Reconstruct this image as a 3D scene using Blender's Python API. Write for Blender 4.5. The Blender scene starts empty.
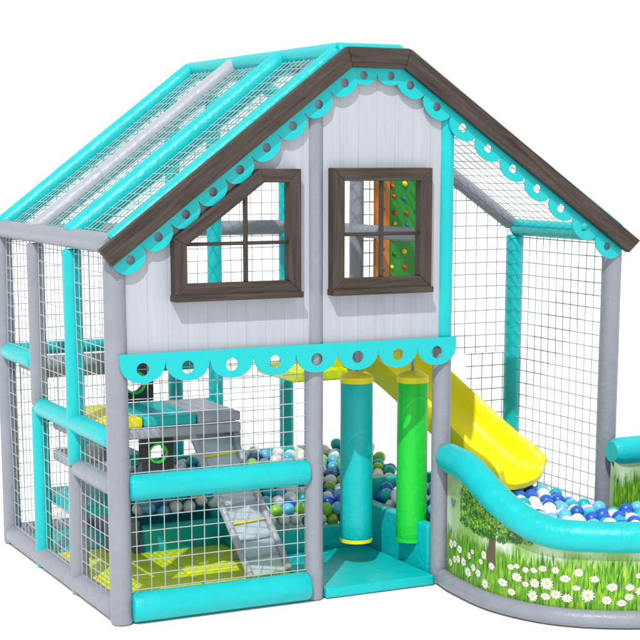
import bpy, bmesh, math, random
from mathutils import Vector, Matrix
random.seed(7)
scn=bpy.context.scene
COL=scn.collection
m,r,W,D=1.376,2.361,3.768,2.529
D1,D2,DM=D/3,2*D/3,1.28
XR=2.02   # right bend of the gable

# ---------------------------------------------------------------- materials
def new_mat(name):
    M=bpy.data.materials.new(name); M.use_nodes=True
    return M,M.node_tree,M.node_tree.nodes['Principled BSDF']
def vinyl(name,col,rough=.38,var=.12,bump=.3,scale=9):
    M,nt,b=new_mat(name)
    N=nt.nodes; L=nt.links
    tc=N.new('ShaderNodeTexCoord')
    n=N.new('ShaderNodeTexNoise'); n.inputs['Scale'].default_value=scale; n.inputs['Detail'].default_value=4
    L.new(tc.outputs['Object'],n.inputs['Vector'])
    cr=N.new('ShaderNodeMapRange'); cr.inputs['To Min'].default_value=1-var; cr.inputs['To Max'].default_value=1+var
    L.new(n.outputs['Fac'],cr.inputs['Value'])
    mx=N.new('ShaderNodeVectorMath'); mx.operation='SCALE'; mx.inputs[0].default_value=col[:3]
    L.new(cr.outputs['Result'],mx.inputs['Scale'])
    L.new(mx.outputs['Vector'],b.inputs['Base Color'])
    n2=N.new('ShaderNodeTexNoise'); n2.inputs['Scale'].default_value=scale*2.2; n2.inputs['Detail'].default_value=3
    L.new(tc.outputs['Object'],n2.inputs['Vector'])
    bp=N.new('ShaderNodeBump'); bp.inputs['Strength'].default_value=bump; bp.inputs['Distance'].default_value=.02
    L.new(n2.outputs['Fac'],bp.inputs['Height']); L.new(bp.outputs['Normal'],b.inputs['Normal'])
    rr=N.new('ShaderNodeMapRange'); rr.inputs['To Min'].default_value=rough-.08; rr.inputs['To Max'].default_value=rough+.12
    L.new(n.outputs['Fac'],rr.inputs['Value']); L.new(rr.outputs['Result'],b.inputs['Roughness'])
    b.inputs['Specular IOR Level'].default_value=.35
    return M
TEAL=vinyl('teal_vinyl',(0.0,.39,.41))
GRAY=vinyl('grey_vinyl',(.205,.22,.26))
PALE=vinyl('pale_grey_vinyl',(.30,.32,.36))
YEL=vinyl('yellow_vinyl',(.72,.62,.004))
OLIVE=vinyl('lime_vinyl',(.58,.68,.008))
LIME=vinyl('green_vinyl',(.008,.50,.035))
BLACK=vinyl('black_vinyl',(.02,.022,.025))
YSL=vinyl('yellow_plastic',(.74,.66,.004),rough=.30,var=.04,bump=.05)
GREEN=vinyl('green_panel',(.012,.20,.018))
ORANGE=vinyl('orange_panel',(.42,.14,.015))
TRIM=vinyl('teal_plastic',(0.0,.40,.42),rough=.3,var=.05,bump=.03)

def wall_mat():
    M,nt,b=new_mat('grooved_panel'); N=nt.nodes;L=nt.links
    tc=N.new('ShaderNodeTexCoord'); sx=N.new('ShaderNodeSeparateXYZ'); L.new(tc.outputs['Object'],sx.inputs[0])
    d=N.new('ShaderNodeMath');d.operation='DIVIDE';d.inputs[1].default_value=.135;L.new(sx.outputs['X'],d.inputs[0])
    f=N.new('ShaderNodeMath');f.operation='FRACT';L.new(d.outputs[0],f.inputs[0])
    s=N.new('ShaderNodeMath');s.operation='SUBTRACT';s.inputs[1].default_value=.5;L.new(f.outputs[0],s.inputs[0])
    a=N.new('ShaderNodeMath');a.operation='ABSOLUTE';L.new(s.outputs[0],a.inputs[0])
    g=N.new('ShaderNodeMapRange');g.inputs['From Min'].default_value=0;g.inputs['From Max'].default_value=.025;L.new(a.outputs[0],g.inputs['Value'])
    n=N.new('ShaderNodeTexNoise');n.inputs['Scale'].default_value=3;n.inputs['Detail'].default_value=5
    mp=N.new('ShaderNodeMapping');mp.inputs['Scale'].default_value=(8,1,.6);L.new(tc.outputs['Object'],mp.inputs[0]);L.new(mp.outputs[0],n.inputs['Vector'])
    r1=N.new('ShaderNodeValToRGB');r1.color_ramp.elements[0].position=.3;r1.color_ramp.elements[1].position=.7
    r1.color_ramp.elements[0].color=(.330,.350,.395,1);r1.color_ramp.elements[1].color=(.37,.39,.435,1);L.new(n.outputs['Fac'],r1.inputs[0])
    mx=N.new('ShaderNodeMix');mx.data_type='RGBA';mx.inputs['A'].default_value=(.28,.295,.34,1)
    L.new(g.outputs[0],mx.inputs['Factor']);L.new(r1.outputs[0],mx.inputs['B']);L.new(mx.outputs['Result'],b.inputs['Base Color'])
    bp=N.new('ShaderNodeBump');bp.inputs['Strength'].default_value=.25;bp.inputs['Distance'].default_value=.004
    L.new(g.outputs[0],bp.inputs['Height']);L.new(bp.outputs['Normal'],b.inputs['Normal'])
    b.inputs['Roughness'].default_value=.5;b.inputs['Specular IOR Level'].default_value=.3
    return M
WALL=wall_mat()
def wood_mat():
    M,nt,b=new_mat('dark_wood'); N=nt.nodes;L=nt.links
    uv=N.new('ShaderNodeUVMap');uv.uv_map='grain'
    mp=N.new('ShaderNodeMapping');mp.inputs['Scale'].default_value=(2.2,34,1);L.new(uv.outputs[0],mp.inputs[0])
    n=N.new('ShaderNodeTexNoise');n.inputs['Scale'].default_value=1;n.inputs['Detail'].default_value=8;n.inputs['Roughness'].default_value=.65
    n.inputs['Distortion'].default_value=.6
    L.new(mp.outputs[0],n.inputs['Vector'])
    c=N.new('ShaderNodeValToRGB');e=c.color_ramp.elements
    e[0].position=.32;e[0].color=(.016,.012,.010,1);e[1].position=.72;e[1].color=(.070,.052,.041,1)
    L.new(n.outputs['Fac'],c.inputs[0]);L.new(c.outputs[0],b.inputs['Base Color'])
    bp=N.new('ShaderNodeBump');bp.inputs['Strength'].default_value=.5;bp.inputs['Distance'].default_value=.005
    L.new(n.outputs['Fac'],bp.inputs['Height']);L.new(bp.outputs['Normal'],b.inputs['Normal'])
    b.inputs['Roughness'].default_value=.6;b.inputs['Specular IOR Level'].default_value=.3
    return M
WOOD=wood_mat()
def plain(name,col,rough=.4,metal=0):
    M,nt,b=new_mat(name);b.inputs['Base Color'].default_value=(*col,1);b.inputs['Roughness'].default_value=rough;b.inputs['Metallic'].default_value=metal
    return M
NET=plain('net_cord',(.33,.37,.39),.7)
NETT=plain('roof_net_cord',(.16,.36,.38),.7)
STRAP=plain('strap',(.25,.25,.26),.6)

# ---------------------------------------------------------------- mesh helpers
def link(o,parent=None):
    COL.objects.link(o)
    if parent: o.parent=parent
    return o
def bm_obj(name,bm,mats,parent=None,smooth=True,angle=40):
    bmesh.ops.recalc_face_normals(bm,faces=bm.faces)
    me=bpy.data.meshes.new(name);
    bm.to_mesh(me);bm.free()
    if not isinstance(mats,(list,tuple)): mats=[mats]
    for x in mats: me.materials.append(x)
    if smooth:
        me.polygons.foreach_set('use_smooth',[True]*len(me.polygons))
        me.set_sharp_from_angle(angle=math.radians(angle))
    return link(bpy.data.objects.new(name,me),parent)
def empty(name,loc,label,cat):
    o=bpy.data.objects.new(name,None);o.location=loc;o.empty_display_size=.2
    o['label']=label;o['category']=cat
    return link(o)
def ring_tube(bm,pts,rad,seg=20,cap=True,mi=0,jit=.012):
    pts=[Vector(p) for p in pts];n=len(pts)
    if not isinstance(rad,(list,tuple)): rad=[rad]*n
    rings=[];prev=None
    for i,p in enumerate(pts):
        t=(pts[min(i+1,n-1)]-pts[max(i-1,0)]).normalized()
        if prev is None:
            a=Vector((0,0,1)) if abs(t.z)<.9 else Vector((0,1,0))
            u=t.cross(a).normalized()
        else: u=(prev-t*prev.dot(t)).normalized()
        prev=u;v=t.cross(u)
        R=rad[i]*(1+random.uniform(-jit,jit))
        rings.append([bm.verts.new(p+(u*math.cos(k*2*math.pi/seg)+v*math.sin(k*2*math.pi/seg))*R) for k in range(seg)])
    for a,b in zip(rings,rings[1:]):
        for k in range(seg):
            f=bm.faces.new((a[k],a[(k+1)%seg],b[(k+1)%seg],b[k]));f.material_index=mi
    if cap:
        f=bm.faces.new(list(reversed(rings[0])));f.material_index=mi
        f=bm.faces.new(rings[-1]);f.material_index=mi
def tube_pts(a,b,R,step=.16):
    a=Vector(a);b=Vector(b);L=(b-a).length;d=(b-a)/L
    n=max(2,int(L/step));
    ts=[0,.008,.018]+[.018+(L-.036)*i/n for i in range(1,n)]+[L-.018,L-.008,L]
    rs=[R*.80,R*.95,R]+[R]*(n-1)+[R,R*.95,R*.80]
    return [a+d*t for t in ts],rs
def tube(name,a,b,R,mat,parent,seams=True):
    bm=bmesh.new();p,rs=tube_pts(a,b,R);ring_tube(bm,p,rs)
    return bm_obj(name,bm,mat,parent)
def box_into(bm,lo,hi,bev=0,mi=0,mtx=None):
    res=bmesh.ops.create_cube(bm,size=1)
    vs=res['verts']
    for v in vs: v.co=Vector([(lo[i]+hi[i])/2+v.co[i]*(hi[i]-lo[i]) for i in range(3)])
    if bev:
        es=list(set(e for v in vs for e in v.link_edges))
        rr=bmesh.ops.bevel(bm,geom=es,offset=bev,segments=3,affect='EDGES',profile=.6)
        vs=list(set(v for f in rr['faces'] for v in f.verts)|set(v for v in vs if v.is_valid))
    for v in vs:
        for f in v.link_faces:f.material_index=mi
    if mtx:
        for v in vs: v.co=mtx@v.co
    return vs
def box(name,lo,hi,mat,parent,bev=.02,mtx=None):
    bm=bmesh.new();box_into(bm,lo,hi,bev,0,mtx);return bm_obj(name,bm,mat,parent)
def plate(bm,outer,holes,y0,y1,mi=0):
    b2=bmesh.new();es=[]
    for loop in [outer]+holes:
        vs=[b2.verts.new((x,y0,z)) for x,z in loop]
        es+=[b2.edges.new((vs[i],vs[(i+1)%len(vs)])) for i in range(len(vs))]
    bmesh.ops.triangle_fill(b2,use_beauty=True,use_dissolve=False,edges=es)
    ex=bmesh.ops.extrude_face_region(b2,geom=list(b2.faces))
    bmesh.ops.translate(b2,verts=[g for g in ex['geom'] if isinstance(g,bmesh.types.BMVert)],vec=(0,y1-y0,0))
    bmesh.ops.recalc_face_normals(b2,faces=b2.faces)
    mp={}
    for v in b2.verts: mp[v]=bm.verts.new(v.co)
    for f in b2.faces:
        nf=bm.faces.new([mp[v] for v in f.verts]);nf.material_index=mi
    b2.free()
def circ(cx,cz,R,n=24): return [(cx+R*math.cos(2*math.pi*i/n),cz+R*math.sin(2*math.pi*i/n)) for i in range(n)]
def clip(poly,axis,c):
    xs=[];n=len(poly)
    for i in range(n):
        p,q=poly[i],poly[(i+1)%n]
        if (p[axis]-c)*(q[axis]-c)<0:
            t=(c-p[axis])/(q[axis]-p[axis]);xs.append(p[1-axis]+t*(q[1-axis]-p[1-axis]))
    return (min(xs),max(xs)) if len(xs)>=2 else None
def net(o,U,V,poly,parent,sp=.095,w=.0034,name='safety_net',mat=None):
    o=Vector(o);U=Vector(U).normalized();V=Vector(V).normalized();Nn=U.cross(V)
    bm=bmesh.new();ph=random.random()*6
    def P(u,v):
        s=.006*math.sin(u*4+ph)*math.sin(v*3.1+ph*2)
        return o+U*u+V*v+Nn*s
    for ax in (0,1):
        lo=min(p[ax] for p in poly);hi=max(p[ax] for p in poly)
        c=lo+sp*.5
        while c<hi:
            iv=clip(poly,ax,c)
            if iv and iv[1]-iv[0]>.01:
                k=max(2,int((iv[1]-iv[0])/.3)+1);j=random.uniform(-.004,.004)
                pts=[]
                for i in range(k+1):
                    t=iv[0]+(iv[1]-iv[0])*i/k
                    pts.append(P(c+j,t) if ax==0 else P(t,c+j))
                ring_tube(bm,pts,w,seg=4,cap=False,jit=0)
            c+=sp
    return bm_obj(name,bm,mat or NET,parent,smooth=False)

# ================================================================= GROUND
bm=bmesh.new()
S=400
vs=[bm.verts.new(p) for p in ((-S,-S,0),(S,-S,0),(S,S,0),(-S,S,0))];bm.faces.new(vs)
G,nt,b=new_mat('white_studio_floor')
n=nt.nodes.new('ShaderNodeTexNoise');n.inputs['Scale'].default_value=.8
cr_=nt.nodes.new('ShaderNodeValToRGB');cr_.color_ramp.elements[0].color=(.93,.93,.93,1);cr_.color_ramp.elements[1].color=(.97,.97,.97,1)
nt.links.new(n.outputs['Fac'],cr_.inputs[0]);nt.links.new(cr_.outputs[0],b.inputs['Base Color'])
b.inputs['Roughness'].default_value=.9;b.inputs['Specular IOR Level'].default_value=.1
g=bm_obj('ground',bm,G,None,smooth=False);g['kind']='structure';g['label']='plain white studio floor under the play house';g['category']='floor'
g.location=(0,0,-.003)

# ================================================================= PLAYHOUSE
H=empty('indoor_playhouse',(0,0,0),'teal and grey padded play house with gabled roof and nets','play house')
PR=.068
def post(x,y,z0,z1,mat,R=PR): return tube('post',(x,y,z0),(x,y,z1),R,mat,H)
post(0,0,0,2.36,GRAY,.072)
post(m,0,0,3.40,GRAY,.064)
post(r,0,0,1.68,GRAY,.066);post(r,0,1.685,3.32,TEAL,.064)
post(W,0,0,2.40,GRAY,.070)
post(0,D,0,2.38,GRAY)
post(0,D1,0,.89,GRAY,.062);post(0,D1,.90,2.36,TEAL,.064)
post(0,D2,0,1.19,TEAL,.062);post(0,D2,1.20,2.36,GRAY,.062)
post(W,DM,0,2.36,TEAL,.068)
post(r,DM,0,2.9,GRAY,.055)
post(m,D,0,3.4,TEAL,.06)
post(r,D,0,3.3,TEAL,.06)
post(m,D2,0,3.4,TEAL,.055)
def beam(a,b,mat,R=.06): return tube('beam',a,b,R,mat,H)
beam((0,0.02,2.43),(0,D+.05,2.43),GRAY,.066)
beam((W,0.05,2.42),(W,DM,2.42),TEAL,.064)
beam((0,D2+.05,1.51),(0,D-.05,1.51),TEAL,.066)
beam((0,.06,1.19),(0,D2-.05,1.19),TEAL,.066)
beam((0,.06,.885),(0,D1-.05,.885),GRAY,.062)
beam((.06,0,.885),(m-.05,0,.885),TEAL,.085)
beam((.05,D,1.51),(m,D,1.51),TEAL,.05)
beam((.05,D,2.4),(r,D,2.4),GRAY)
beam((.05,D2,1.50),(m,D2,1.50),GRAY,.055)
beam((.05,D2,1.12),(m,D2,1.12),TEAL,.05)
beam((.06,.01,1.765),(m-.04,.01,1.765),TEAL,.036)
beam((m+.05,.01,1.765),(r-.05,.01,1.765),TEAL,.036)
beam((m,.05,1.66),(m,D,1.66),TEAL,.05)
beam((r,.05,1.66),(r,D,1.66),TEAL,.05)
beam((r,.05,2.42),(r,D,2.42),GRAY,.05)
def base(a,b,mat,R): return tube('base_pad',a,b,R,mat,H)
base((.06,-.01,.10),(m-.05,-.01,.10),TEAL,.098)
base((0,.06,.075),(0,D-.05,.075),GRAY,.073)
base((.05,D,.075),(r,D,.075),GRAY,.073)
base((W,.06,.075),(W,DM,.075),GRAY,.073)
ZT=3.63
def rafter(y,mat,R=.062): return tube('rafter',(.0,y,2.44),(1.56,y,ZT-.01),R,mat,H)
rafter(.02,TEAL,.06);rafter(D1,TEAL,.082);rafter(D2,PALE,.070);rafter(D,TEAL,.080)
tube('rafter',(XR+.01,.02,3.625),(3.83,.02,2.43),.06,TEAL,H)
tube('ridge_beam',(1.55,.02,3.628),(XR+.01,.02,3.628),.06,TEAL,H)
tube('rafter',(XR,DM,3.61),(3.73,DM,2.45),.058,GRAY,H)
tube('rafter',(XR,D,3.61),(r,D,3.40),.058,TEAL,H)
tube('ridge_beam',(1.57,0,ZT),(1.57,D+.05,ZT),.06,TEAL,H)
tube('ridge_beam',(XR,0,3.62),(XR,D+.05,3.62),.058,TEAL,H)
tube('ridge_beam',(1.57,D,3.60),(XR,D,3.60),.05,TEAL,H)
tube('ridge_beam',(1.57,DM,3.60),(XR,DM,3.60),.045,GRAY,H)
sl=Vector((1.57,0,ZT-2.44));Ls=sl.length
for y0,y1 in ((.09,D1-.06),(D1+.06,D2-.06),(D2+.06,D-.06)):
    net((0,y0,2.44),(0,1,0),sl,[(0,.05),(y1-y0,.05),(y1-y0,Ls-.05),(0,Ls-.05)],H,sp=.075,w=.004,mat=NETT)
sr=Vector((W-XR,0,2.44-3.63));Lr=sr.length
net((XR,.09,3.63),(0,1,0),sr,[(0,.05),(DM-.15,.05),(DM-.15,Lr-.05),(0,Lr-.05)],H)
net((1.62,.09,ZT),(1,0,0),(0,1,0),[(0,0),(.36,0),(.36,D-.15),(0,D-.15)],H,sp=.09)
for yy in (0,D1,D2):
    net((0,yy,0),(0,1,0),(0,0,1),[(.06,.1),(D1-.06,.1),(D1-.06,2.38),(.06,2.38)],H)
net((0,-.01,0),(1,0,0),(0,0,1),[(.06,.17),(m-.06,.17),(m-.06,1.72),(.06,1.72)],H)
net((0,D,0),(1,0,0),(0,0,1),[(.06,.1),(m-.06,.1),(m-.06,2.38),(.06,2.38)],H)
net((m,D,0),(1,0,0),(0,0,1),[(.06,.1),(r-m-.06,.1),(r-m-.06,2.38),(.06,2.38)],H)
net((0,D,0),(1,0,0),(0,0,1),[(.1,2.46),(1.57,3.58),(XR,3.58),(2.3,3.4),(2.3,2.46)],H)
net((W,0,0),(0,1,0),(0,0,1),[(.07,.3),(DM-.06,.3),(DM-.06,2.36),(.07,2.36)],H,w=.0045)
net((r,DM,0),(1,0,0),(0,0,1),[(.06,1.44),(W-r-.06,1.44),(W-r-.06,2.40),(.06,3.34)],H,w=.0045)
net((r,DM,0),(1,0,0),(0,0,1),[(.98,.53),(W-r-.06,.53),(W-r-.06,1.44),(.98,1.44)],H,w=.0045)

# facade
SLR=(3.650-2.372)/(3.915-XR)
def zl(x): return 2.40+.7405*(x+.13)
def zr_(x): return 3.650-SLR*(x-XR)
winL=[(.36,2.09),(.36,2.46),(.95,2.885),(1.235,2.885),(1.235,2.09)]
winR=[(1.465,2.09),(1.465,2.89),(2.205,2.89),(2.205,2.09)]
def inset(poly,d):
    n=len(poly);out=[]
    area=sum(poly[i][0]*poly[(i+1)%n][1]-poly[(i+1)%n][0]*poly[i][1] for i in range(n))
    s=1 if area>0 else -1
    for i in range(n):
        p0,p1,p2=[Vector(poly[(i+k)%n]) for k in (-1,0,1)]
        e1=(p1-p0).normalized();e2=(p2-p1).normalized()
        n1=Vector((-e1.y,e1.x))*s;n2=Vector((-e2.y,e2.x))*s
        bis=(n1+n2);bis=bis/(bis.length_squared)*2
        q=p1+bis*d;out.append((q.x,q.y))
    return out
def facade(outer,hole):
    bm=bmesh.new();plate(bm,outer,[inset(hole,.03)],-.038,-.034+.03)
    return bm_obj('wall',bm,WALL,H,smooth=False)
facade([(.03,1.70),(1.335,1.70),(1.335,zl(1.335)-.06),(.03,zl(.03)-.06)],winL)
facade([(1.415,1.70),(2.325,1.70),(2.325,zr_(2.325)-.06),(XR,3.57),(1.565,3.57),(1.415,zl(1.415)-.06)],winR)

def board(bm,quad,y0,y1):
    uvl=bm.loops.layers.uv.get('grain') or bm.loops.layers.uv.new('grain')
    q=[Vector(p) for p in quad]
    d=(q[1]-q[0]).normalized();nn=Vector((-d.y,d.x));off=random.random()*20
    f=[bm.verts.new((p.x,y0,p.y)) for p in q];k=[bm.verts.new((p.x,y1,p.y)) for p in q]
    fs=[bm.faces.new(f),bm.faces.new(list(reversed(k)))]
    for i in range(4):
        j=(i+1)%4;fs.append(bm.faces.new((f[j],f[i],k[i],k[j])))
    for fc in fs:
        for lp in fc.loops:
            p=Vector((lp.vert.co.x,lp.vert.co.z))
            lp[uvl].uv=(p.dot(d)+off,p.dot(nn)+off+lp.vert.co.y)
    return fs
def wood_obj(name,quads,y0,y1,parent,jitter=0):
    bm=bmesh.new()
    for i,q in enumerate(quads):
        board(bm,q,y0-(i%2)*jitter,y1)
    bmesh.ops.bevel(bm,geom=list(bm.edges),offset=.004,segments=1,affect='EDGES')
    return bm_obj(name,bm,WOOD,parent,smooth=False)
def miter(outer,inner):
    n=len(outer);return [[outer[i],outer[(i+1)%n],inner[(i+1)%n],inner[i]] for i in range(n)]
TH=.158; TF=.128
xa=1.563; xb=XR
ia=(xa+.030,3.655-TF); ib=(XR-.035,3.652-TF)
wood_obj('fascia_board',[[(-.135,2.40),(xa-.002,3.655),(ia[0]-.002,ia[1]),(-.055,zl(-.055)-TH)],
                  [(xa+.001,3.655),(xb-.001,3.652),(ib[0]-.001,ib[1]),(ia[0]+.001,ia[1])],
                  [(xb+.002,3.651),(3.915,2.372),(3.82,zr_(3.82)-TH+.01),(ib[0]+.002,ib[1])]],-.135,-.085,H)
def window(poly,hsplit,vsplit):
    fr=wood_obj('window',miter(poly,inset(poly,.085)),-.115,-.03,H)
    ins=inset(poly,.085)
    x0=min(p[0] for p in poly);x1=max(p[0] for p in poly)
    wood_obj('sill',[[(x0-.006,2.065),(x1+.006,2.065),(x1+.006,2.105),(x0-.006,2.105)]],-.138,-.03,fr)
    a=clip(ins,0,vsplit)
    wood_obj('mullion',[[(vsplit-.013,a[0]),(vsplit-.013,a[1]),(vsplit+.013,a[1]),(vsplit+.013,a[0])]],-.085,-.055,fr)
    b=clip(ins,1,hsplit)
    wood_obj('mullion',[[(b[0],hsplit-.012),(b[1],hsplit-.012),(b[1],hsplit+.012),(b[0],hsplit+.012)]],-.080,-.060,fr)
window(winL,2.42,.86)
window(winR,2.46,1.84)

def scallop_line(bm,p0,p1,n,depth,strip,rh,hoff,ya):
    p0=Vector(p0);p1=Vector(p1);d=(p1-p0);L=d.length;d/=L
    dn=Vector((d.y,-d.x))
    if dn.y>0: dn=-dn
    w=L/n
    for k in range(n):
        o=p0+d*w*k
        pts=[o,o+d*w,o+d*w+dn*strip]
        for i in range(1,16):
            a=math.pi*i/16
            pts.append(o+d*(w*.5+w*.5*.985*math.cos(a))+dn*(strip+(depth-strip)*math.sin(a)**.85))
        pts.append(o+dn*strip)
        c=o+d*w*.5+dn*hoff
        plate(bm,[(p.x,p.y) for p in pts],[circ(c.x,c.y,rh,18)],ya,ya+.009)
bm=bmesh.new()
scallop_line(bm,(-.005,1.750),(2.425,1.750),8,.188,.056,.042,.100,-.083)
bm_obj('scalloped_trim',bm,TRIM,H,smooth=False)
bm=bmesh.new()
scallop_line(bm,(-.07,zl(-.07)-.10),(1.595,3.575),9,.175,.075,.030,.098,-.083)
bm_obj('scalloped_trim',bm,TRIM,H,smooth=False)
bm=bmesh.new()
scallop_line(bm,(1.60,3.555),(2.0,3.555),2,.135,.06,.028,.075,-.0815)
bm_obj('scalloped_trim',bm,TRIM,H,smooth=False)
bm=bmesh.new()
scallop_line(bm,(2.0,3.57),(3.82,zr_(3.82)-.09),9,.170,.075,.030,.095,-.080)
bm_obj('scalloped_trim',bm,TRIM,H,smooth=False)

# floors / decks
def mat_pad(lo,hi,mt,name='floor_mat',bev=.018): return box(name,lo,hi,mt,H,bev)
mat_pad((.16,.09,.01),(.74,.73,.085),OLIVE)
mat_pad((.75,.09,.01),(1.40,.73,.085),OLIVE)
mat_pad((.16,.74,.01),(.74,1.44,.085),OLIVE)
mat_pad((.75,.74,.01),(1.325,1.44,.085),OLIVE)
mat_pad((.075,.09,.01),(.15,1.44,.095),YEL)
mat_pad((.08,1.45,.01),(.62,1.72,.085),YEL)
mat_pad((.07,1.73,.01),(.62,D-.07,.085),TEAL)
mat_pad((1.445,-.055,.004),(2.295,.99,.075),TEAL)
mat_pad((.07,D2+.07,1.38),(.95,D-.06,1.45),PALE,'deck')
mat_pad((.97,D2+.07,1.38),(1.31,D-.06,1.45),TEAL,'deck')
mat_pad((.07,D1+.06,1.11),(.50,D2-.06,1.18),YEL,'deck')
mat_pad((.51,D1+.06,1.11),(.90,D2-.06,1.18),TEAL,'deck')
mat_pad((.91,D1+.06,1.11),(1.24,D2-.06,1.18),PALE,'deck')
mat_pad((.07,D1+.05,1.03),(1.24,D2-.06,1.10),PALE,'deck')
mat_pad((.07,D1+.14,.80),(.44,D2-.05,.88),PALE,'deck')
mat_pad((.07,D1+.30,.46),(.44,D2+.25,.54),TEAL,'deck')
mat_pad((.46,D2-.04,.70),(.80,D-.10,.78),TEAL,'deck')
mat_pad((.95,D2-.02,.86),(1.31,D-.10,.93),PALE,'deck')
mat_pad((2.02,1.66,1.24),(2.62,2.36,1.33),OLIVE,'deck')
tube('post',(1.22,D1+.10,.08),(1.22,D1+.10,1.03),.032,GRAY,H)
tube('post',(.47,D2-.10,.08),(.47,D2-.10,1.03),.036,GRAY,H)
mat_pad((.70,1.46,.01),(1.40,1.54,.27),TEAL,'pit_wall')
mat_pad((1.41,1.00,.01),(2.30,1.08,.24),TEAL,'pit_wall')
mat_pad((1.335,.76,.01),(1.405,1.455,.24),TEAL,'pit_wall')
mat_pad((.63,1.55,.01),(.70,D-.08,.30),GRAY,'pit_wall')
mat_pad((2.31,.08,.01),(2.40,1.22,.40),TEAL,'pit_wall')
mat_pad((.72,D-.17,.01),(2.36,D-.08,.60),TEAL,'pit_wall')
mat_pad((2.42,DM-.04,.01),(3.70,DM+.04,.52),TEAL,'pit_wall')
def ring_panel(cx,cz,s,y):
    bm=bmesh.new()
    plate(bm,[(cx-s,cz-s),(cx+s,cz-s),(cx+s,cz+s),(cx-s,cz+s)],[circ(cx,cz,s*.5,24)],y,y+.06,0)
    plate(bm,circ(cx,cz,s*.60,28),[circ(cx,cz,s*.48,28)],y-.012,y+.01,1)
    return bm_obj('climbing_hole_panel',bm,[BLACK,LIME],H,smooth=False)
ring_panel(.70,1.33,.145,1.61)
ring_panel(.64,.905,.120,1.00)
HC=[plain('hold_red',(.5,.03,.02)),plain('hold_yellow',(.7,.5,.02)),plain('hold_blue',(.02,.12,.45))]
bm=bmesh.new()
plate(bm,[(2.56,1.9),(2.98,1.9),(2.98,2.84),(2.56,2.84)],[],1.16,1.19)
for i in range(4):
    for j in range(9):
        x=2.61+i*.10+random.uniform(-.015,.015);z=1.96+j*.10+random.uniform(-.015,.015)
        res=bmesh.ops.create_icosphere(bm,subdivisions=2,radius=random.uniform(.014,.022),matrix=Matrix.Translation((x,1.155,z)))
        k_=random.choice((1,2,3,0))
        for f in {f for v in res['verts'] for f in v.link_faces}: f.material_index=k_
bm_obj('climbing_wall',bm,[GREEN]+HC,H,smooth=False)
bm=bmesh.new();hs=[circ(2.5,1.98+j*.15,.02,12) for j in range(6)]
plate(bm,[(2.44,1.9),(2.555,1.9),(2.555,2.88),(2.44,2.88)],hs,1.12,1.16)
bm_obj('climbing_wall',bm,ORANGE,H,smooth=False)
def slab(name,a,b,width,th,mat,rail):
    a=Vector(a);b=Vector(b);d=(b-a);L=d.length;d.normalize()
    s=Vector((0,0,1)).cross(d).normalized();u=d.cross(s)
    M=Matrix((d,s,u)).transposed().to_4x4();M.translation=a
    bm=bmesh.new();box_into(bm,(0,-width/2,-th),(L,width/2,0),.015,0,M)
    for k in range(1,9):
        x=L*k/9;box_into(bm,(x-.008,-width*.42,.002),(x+.008,width*.42,.014),.004,1 if k in (2,6) else 2,M)
    for sg in (-1,1):
        p,rs=tube_pts(M@Vector((0,sg*width/2,.01)),M@Vector((L,sg*width/2,.01)),.026);ring_tube(bm,p,rs,mi=2)
    return bm_obj(name,bm,[mat,YEL,rail],H)
slab('ramp',(1.02,1.02,1.10),(1.20,.34,.12),.34,.03,vinyl('ramp_vinyl',(.40,.47,.53)),PALE)

# ================================================================= SLIDE
SL=empty('slide',(0,0,0),'glossy yellow plastic slide running down into the ball pit','slide')
def cr(P,t):
    n=len(P)-1;i=min(int(t*n),n-1);u=t*n-i
    g=lambda k:Vector(P[max(0,min(n,k))])
    a,b_,c_,d=g(i-1),g(i),g(i+1),g(i+2)
    return .5*((2*b_)+(c_-a)*u+(2*a-5*b_+4*c_-d)*u*u+(3*b_-a-3*c_+d)*u**3)
bm=bmesh.new()
keys=[(2.60,2.02,1.345),(2.70,1.83,1.34),(2.84,1.56,1.25),(3.00,1.22,1.01),(3.15,.91,.77),(3.23,.73,.645),(3.29,.60,.585),(3.35,.48,.562)]
NP=60
hw=.28
inner=[(-hw,.20),(-hw+.015,.13),(-hw+.03,.07),(-hw+.07,.02),(-hw*.5,.004),(0,0),(hw*.5,.004),(hw-.07,.02),(hw-.03,.07),(hw-.015,.13),(hw,.20)]
outer=[(-hw-.055,.175),(-hw-.02,.08),(-hw+.04,-.02),(-hw*.5,-.035),(0,-.04),(hw*.5,-.035),(hw-.04,-.02),(hw+.02,.08),(hw+.055,.175)]
prof=inner+[(hw+.025,.218),(hw+.055,.20)]+list(reversed(outer))+[(-hw-.055,.20),(-hw-.025,.218)]
rings=[];axis=[]
for i in range(NP+1):
    t=i/NP;q=cr(keys,t);q2=cr(keys,min(1,t+.01));q1=cr(keys,max(0,t-.01));axis.append(q)
    d=(q2-q1).normalized();sd=Vector((0,0,1)).cross(d).normalized();nrm=d.cross(sd)
    k_=max(0,(t-.80)/.20)
    hs=1-.40*k_**2; ws=1+.10*k_
    rings.append([bm.verts.new(q+nrm*(h*(hs if h>0.03 else 1))-sd*(w_*ws)+d*(.05*k_*(1-(w_/.33)**2))) for w_,h in prof])
k=len(prof)
for a,b_ in zip(rings,rings[1:]):
    for j in range(k): bm.faces.new((a[j],a[(j+1)%k],b_[(j+1)%k],b_[j]))
for R_ in (rings[0],rings[-1]):
    es=[bm.edges.get((R_[j],R_[(j+1)%k])) for j in range(k)]
    bmesh.ops.triangle_fill(bm,use_beauty=True,edges=es)
bm_obj('chute',bm,YSL,SL,angle=50)

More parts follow.
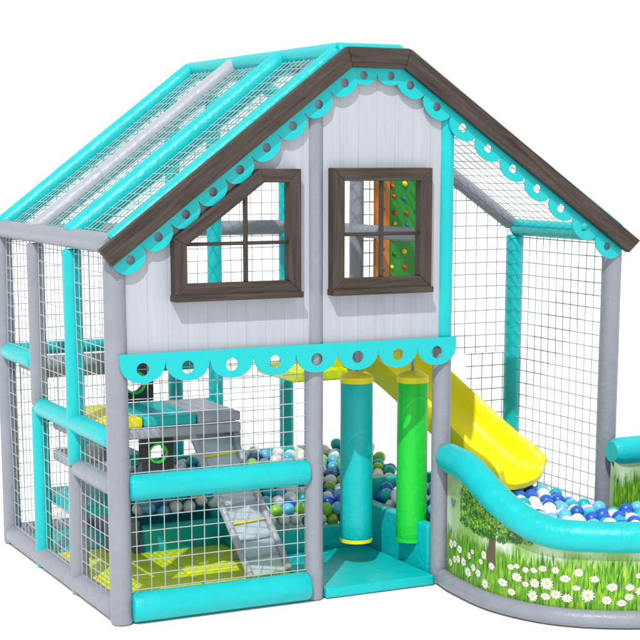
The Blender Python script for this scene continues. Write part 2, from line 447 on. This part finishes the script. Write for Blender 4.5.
# ================================================================= BALL PIT ENCLOSURE
BP=empty('ball_pit',(0,0,0),'curved ball pit with teal rim and daisy meadow print','ball pit')
kp=[(2.37,-.085),(2.33,-.35),(2.335,-.82),(2.53,-1.26),(2.96,-1.55),(3.5,-1.63),(4.1,-1.62),(4.7,-1.45),(5.0,-1.0),(5.0,-.6),(4.75,-.28),(4.35,-.19),(3.68,-.185)]
NPT=130
plan=[cr(kp,i/NPT) for i in range(NPT+1)]
def sm(a,b,x):
    t=max(0,min(1,(x-a)/(b-a)));return t*t*(3-2*t)
def rimz(i):
    p=plan[i];t=i/NPT
    if t<.45: return .915-.325*sm(.30,1.28,-p.y)
    return .59+.275*sm(.66,.84,t)
arc=[0]
for i in range(NPT): arc.append(arc[-1]+(plan[i+1]-plan[i]).length)
cen=Vector((3.6,-.8))
d0=(plan[60]-plan[58]).normalized();SG=1 if Vector((d0.y,-d0.x)).dot(plan[59]-cen)>0 else -1
def pit(s,z,off=0):
    i=0
    while i<NPT-1 and arc[i+1]<s:i+=1
    u=(s-arc[i])/max(1e-6,arc[i+1]-arc[i]);p=plan[i].lerp(plan[i+1],u)
    d=(plan[min(i+2,NPT)]-plan[max(i-1,0)]).normalized();nr=Vector((d.y,-d.x))
    return Vector((p.x+nr.x*off*SG,p.y+nr.y*off*SG,z))
bm=bmesh.new()
ring_tube(bm,[(p.x,p.y,rimz(i)) for i,p in enumerate(plan)],[.075,.092]+[.100]*(NPT-3)+[.092,.075],seg=24,jit=.003)
bm_obj('rim',bm,TEAL,BP)
bm=bmesh.new()
pp=[pit(arc[i],.058,.02) for i in range(NPT+1)]
ring_tube(bm,pp,.058,seg=18,jit=.003)
bm_obj('base_pad',bm,GRAY,BP)
def mural():
    M,nt,b=new_mat('meadow_print');N=nt.nodes;L=nt.links
    uv=N.new('ShaderNodeUVMap');uv.uv_map='mural';sx=N.new('ShaderNodeSeparateXYZ');L.new(uv.outputs[0],sx.inputs[0])
    mp=N.new('ShaderNodeMapping');mp.inputs['Scale'].default_value=(70,8,1);L.new(uv.outputs[0],mp.inputs[0])
    blade=N.new('ShaderNodeTexNoise');blade.inputs['Scale'].default_value=1;blade.inputs['Detail'].default_value=6;blade.inputs['Distortion'].default_value=1.2;L.new(mp.outputs[0],blade.inputs['Vector'])
    gr=N.new('ShaderNodeValToRGB');e=gr.color_ramp.elements
    e[0].position=.32;e[0].color=(.012,.075,.005,1);e[1].position=.70;e[1].color=(.30,.50,.02,1)
    x=gr.color_ramp.elements.new(.50);x.color=(.085,.26,.008,1)
    L.new(blade.outputs['Fac'],gr.inputs[0])
    big=N.new('ShaderNodeTexNoise');big.inputs['Scale'].default_value=3;big.inputs['Detail'].default_value=2;L.new(uv.outputs[0],big.inputs['Vector'])
    sk=N.new('ShaderNodeValToRGB');e=sk.color_ramp.elements
    e[0].position=.38;e[0].color=(.22,.38,.10,1);e[1].position=.68;e[1].color=(.56,.62,.50,1)
    L.new(big.outputs['Fac'],sk.inputs[0])
    m1=N.new('ShaderNodeMath');m1.operation='MULTIPLY_ADD';m1.inputs[1].default_value=.24;L.new(blade.outputs['Fac'],m1.inputs[0])
    L.new(sx.outputs['Y'],m1.inputs[2])
    m2=N.new('ShaderNodeMath');m2.operation='MULTIPLY_ADD';m2.inputs[1].default_value=.08;L.new(big.outputs['Fac'],m2.inputs[0]);L.new(m1.outputs[0],m2.inputs[2])
    rg=N.new('ShaderNodeMapRange');rg.inputs['From Min'].default_value=.54;rg.inputs['From Max'].default_value=.62;L.new(m2.outputs[0],rg.inputs['Value'])
    mx=N.new('ShaderNodeMix');mx.data_type='RGBA';L.new(rg.outputs[0],mx.inputs['Factor']);L.new(gr.outputs[0],mx.inputs['A']);L.new(sk.outputs[0],mx.inputs['B'])
    L.new(mx.outputs['Result'],b.inputs['Base Color']);b.inputs['Roughness'].default_value=.35;b.inputs['Specular IOR Level'].default_value=.3
    return M
MUR=mural()
bm=bmesh.new();uvl=bm.loops.layers.uv.new('mural')
for off in (0,-.04):
    prev=None
    for i in range(NPT+1):
        zt=rimz(i)
        col=[bm.verts.new(pit(arc[i],z,off)) for z in (.03,.03+(zt-.03)*.5,zt)]
        if prev:
            for k2 in range(2):
                f=bm.faces.new((prev[1][k2],col[k2],col[k2+1],prev[1][k2+1]))
                ss=(prev[0],arc[i],arc[i],prev[0])
                for lp,s_ in zip(f.loops,ss): lp[uvl].uv=(s_,lp.vert.co.z*(1 if off==0 else .8)-(0 if off==0 else .12))
        prev=(arc[i],col)
me=bpy.data.meshes.new('side_panel');bm.to_mesh(me);bm.free();me.materials.append(MUR)
me.polygons.foreach_set('use_smooth',[True]*len(me.polygons))
link(bpy.data.objects.new('side_panel',me),BP)
PET=plain('print_white',(.68,.68,.66));CEN=plain('print_yellow',(.70,.42,.015))
LEAFA=plain('print_leaf',(.022,.11,.008));LEAFB=plain('print_leaf_light',(.09,.28,.02));BRN=plain('print_bark',(.10,.06,.035));BLU=plain('print_blue',(.05,.22,.50));LEAFC=plain('print_leaf_bright',(.26,.48,.04))
bm=bmesh.new()
def decal(pts,off,mi):
    vs=[bm.verts.new(pit(s,z,off)) for s,z in pts]
    f=bm.faces.new(vs);f.material_index=mi
def daisy(s,z,R,off):
    np_=random.choice((11,12,13));a0=random.random();sq=random.uniform(.6,1)
    for k_ in range(np_):
        a=a0+k_*2*math.pi/np_+random.uniform(-.06,.06);c_,s_=math.cos(a),math.sin(a);w=R*.17;q=random.uniform(.88,1.05)
        f=lambda rr,ww:(s+c_*rr*q-s_*ww,z+(s_*rr*q+c_*ww)*sq)
        decal([f(R*.2,-w*.5),f(R*.7,-w),f(R*.98,-w*.4),f(R*.98,w*.4),f(R*.7,w),f(R*.2,w*.5)],off,0)
    decal([(s+R*.27*math.cos(t*.7854),z+R*.27*sq*math.sin(t*.7854)) for t in range(8)],off+.0015,1)
Lt=arc[-1]
placed=[]
for _ in range(3000):
    s=random.uniform(.10,Lt-.2)
    z=.155+.20*random.random()**1.2
    R=random.uniform(.030,.050)*(1.25-z*1.2)
    if s<.9 and random.random()<.5: continue
    if math.sin(s*7.3)+math.sin(s*3.1+1)<-.6 and random.random()<.8: continue
    if all((s-a)**2+(z-b_)**2>(R+c_)**2*.75 for a,b_,c_ in placed):
        placed.append((s,z,R));
    if len(placed)>=160:break
for i,(s,z,R) in enumerate(placed):
    daisy(s,z,R,.0045+.0003*(i%5))
blobs=[(.66+random.uniform(-1,1)*.40,.655+random.uniform(-1,1)*.15,random.uniform(.05,.085)) for _ in range(72)]
decal([(.62,.30),(.71,.30),(.69,.60),(.65,.60)],.0035,4)
for bs,bz,br in blobs:
    for _ in range(48):
        a=random.random()*6.283;q=random.random()**.5*br
        s=bs+math.cos(a)*q*1.2;z=bz+math.sin(a)*q
        i=min(range(NPT),key=lambda k_:abs(arc[k_]-s))
        if z>rimz(i)-.085 or z<.46+abs(s-.66)*.12 or s<.25: continue
        t=random.random()*6.283;l=random.uniform(.010,.020)
        f=lambda u,v:(s+u*math.cos(t)-v*math.sin(t),z+u*math.sin(t)+v*math.cos(t))
        lt=math.sin(a)*.5+random.uniform(-.4,.6)
        decal([f(-l,0),f(0,-l*.5),f(l,0),f(0,l*.5)],.004+random.random()*.003,2 if lt<0 else (3 if lt<.5 else 6))
for sgn in (-1,1):
    decal([(.13,.62),(.13+sgn*.035,.655),(.13+sgn*.04,.625),(.13+sgn*.015,.61)],.006,5)
    decal([(.13,.615),(.13+sgn*.02,.605),(.13+sgn*.022,.585),(.13+sgn*.005,.59)],.006,5)
me=bpy.data.meshes.new('flower_print');bm.to_mesh(me);bm.free()
for x in (PET,CEN,LEAFA,LEAFB,BRN,BLU,LEAFC): me.materials.append(x)
link(bpy.data.objects.new('flower_print',me),BP)
bm=bmesh.new();bm.faces.new([bm.verts.new((p.x,p.y,.012)) for p in plan[:-1:2]])
bm_obj('pit_floor',bm,TEAL,BP,smooth=False)

# ================================================================= PUNCH BAGS
def bag(x,y,R,body,cap,bot,label):
    E=empty('punching_bag',(x,y,0),label,'punching bag')
    bm=bmesh.new();p,rs=tube_pts((0,0,.25),(0,0,1.40),R);ring_tube(bm,p,rs,seg=28,jit=.006);bm_obj('body',bm,body,E)
    bm=bmesh.new();ring_tube(bm,[(0,0,1.385),(0,0,1.392),(0,0,1.432),(0,0,1.45),(0,0,1.475)],[R*.9,R*1.03,R*1.03,R*.85,R*.35],seg=28,jit=0);bm_obj('cap',bm,cap,E)
    bm=bmesh.new();ring_tube(bm,[(0,0,.235),(0,0,.24),(0,0,.262),(0,0,.268)],[R*.9,R*1.02,R*1.02,R*.9],seg=28,jit=0);bm_obj('cap',bm,bot,E)
    bm=bmesh.new();ring_tube(bm,[(0,0,1.47),(0,0,1.735)],.012,seg=8,jit=0)
    bm_obj('strap',bm,STRAP,E)
    return E
bag(1.960,.50,.116,TEAL,YEL,YEL,'teal punching bag with yellow ends hanging over the teal mat')
bag(2.325,.34,.110,LIME,YEL,LIME,'bright green punching bag hanging beside the grey post')
tube('beam',(m+.04,.50,1.76),(r-.04,.50,1.76),.045,GRAY,H)
tube('beam',(m+.04,.34,1.76),(r+.04,.34,1.76),.04,GRAY,H)

# ================================================================= BALLS
BR=.052
def ballmat(name,col):
    M,nt,b=new_mat(name);b.inputs['Base Color'].default_value=(*col,1);b.inputs['Roughness'].default_value=.3
    return M
bm_list=[ballmat('ball_white',(.66,.68,.71)),ballmat('ball_blue',(.01,.09,.46)),ballmat('ball_sky',(.10,.42,.66)),ballmat('ball_teal',(.0,.36,.40)),ballmat('ball_green',(.22,.48,.04))]
meshes=[]
for mt in bm_list:
    bm=bmesh.new();bmesh.ops.create_icosphere(bm,subdivisions=3,radius=BR)
    me=bpy.data.meshes.new('play_ball');bm.to_mesh(me);bm.free();me.materials.append(mt)
    me.polygons.foreach_set('use_smooth',[True]*len(me.polygons));meshes.append(me)
def inside_pit(x,y):
    P=plan;c_=False;j=len(P)-1
    for i in range(len(P)):
        if (P[i].y>y)!=(P[j].y>y) and x<(P[j].x-P[i].x)*(y-P[i].y)/(P[j].y-P[i].y)+P[i].x:c_=not c_
        j=i
    if not c_: return False
    return min((Vector((x,y))-q).length for q in P[::2])>.14
pos=[]
sp=BR*2.02
for layer,(zo,sh) in enumerate(((0,0),(-.07,.5))):
    row=0;y=-1.7
    while y<D:
        x=.5+(row%2)*sp*.5+sh*sp
        while x<5.1:
            ok=False;zb=.46;zin=.30+.23*(y-1.1)
            px,py_=x+random.uniform(-.008,.008),y+random.uniform(-.008,.008)
            if 2.46<px<3.64 and -.25<py_<1.2: ok=True
            elif py_<=-.22 and inside_pit(px,py_): ok=True
            elif 1.45<px<2.30 and 1.14<py_<D-.22: ok=True;zb=zin
            elif .76<px<=1.45 and 1.60<py_<D-.22: ok=True;zb=zin
            elif 2.30<=px<2.47 and 1.30<py_<D-.22: ok=True;zb=zin
            elif 2.47<=px<3.0 and 1.38<py_<D-.22: ok=True;zb=zin
            if ok:
                z=zb+zo+random.uniform(-.028,.03)+.02*math.sin(px*3)*math.cos(py_*2.3)
                if py_<-.9: z-=.05
                for q in axis[::3]:
                    dd=math.hypot(px-q.x,py_-q.y)
                    if dd<.36: z=min(z,q.z-.045-BR-.01+max(0,dd-.28)*1.0)
                ci=random.choices(range(5),(40,24,22,10,0) if py_<1.2 and px>2.4 else (38,18,24,10,10))[0]
                pos.append((px,py_,z,ci,layer))
            x+=sp
        y+=sp*.866;row+=1
cam_loc=Vector((-3.361,-9.6968,2.9517))
yaw,pitch=.4584,.1813
rt=Vector((math.cos(yaw),-math.sin(yaw),0));fw=Vector((math.sin(yaw)*math.cos(pitch),math.cos(yaw)*math.cos(pitch),-math.sin(pitch)))
def vis(p):
    d=Vector(p[:3])-cam_loc;return d.dot(rt)/d.dot(fw)*1636.5<322
top=[p for p in pos if p[4]==0 and vis(p)]
top.sort(key=lambda p:(Vector(p[:3])-cam_loc).length)
ind=set(top[:295])
names=['white','blue','light blue','teal','green']
bmm=bmesh.new()
for p in pos:
    if p in ind:
        o=bpy.data.objects.new('play_ball',meshes[p[3]]);o.location=p[:3]
        o.rotation_euler=(random.random()*3,random.random()*3,0)
        o['label']='small %s plastic ball lying among others in the ball pit'%names[p[3]];o['category']='ball';o['group']='plastic balls filling the ball pit'
        link(o)
    else:
        res=bmesh.ops.create_icosphere(bmm,subdivisions=2,radius=BR,matrix=Matrix.Translation(p[:3]))
        for f in {f for v in res['verts'] for f in v.link_faces}: f.material_index=p[3];f.smooth=True
me=bpy.data.meshes.new('play_balls');bmm.to_mesh(me);bmm.free()
for x in bm_list: me.materials.append(x)
o=link(bpy.data.objects.new('play_balls',me));o['kind']='stuff';o['label']='deep fill of white, blue and teal plastic balls';o['category']='balls'

# ================================================================= LIGHT / CAMERA
w=bpy.data.worlds.new('World');scn.world=w;w.use_nodes=True
bg=w.node_tree.nodes['Background'];bg.inputs['Color'].default_value=(1,1,1,1);bg.inputs['Strength'].default_value=1.0
ld=bpy.data.lights.new('Sun','SUN');ld.energy=3.6;ld.angle=math.radians(.8);ld.color=(1,.97,.93)
lo=bpy.data.objects.new('Sun',ld);COL.objects.link(lo)
dirv=Vector((.52,.66,-1.0));lo.rotation_euler=dirv.to_track_quat('-Z','Y').to_euler();lo.location=(-4,-6,9)
cd=bpy.data.cameras.new('Camera');co=bpy.data.objects.new('Camera',cd);COL.objects.link(co)
co.location=cam_loc
R=Matrix((rt,rt.cross(fw),-fw)).transposed()
co.rotation_euler=R.to_euler();cd.sensor_width=36;cd.lens=36*1636.47/640;cd.shift_y=(458.21-320)/640;cd.clip_end=2000
scn.camera=co
scn.view_settings.view_transform='Standard';scn.view_settings.look='None';scn.view_settings.exposure=0
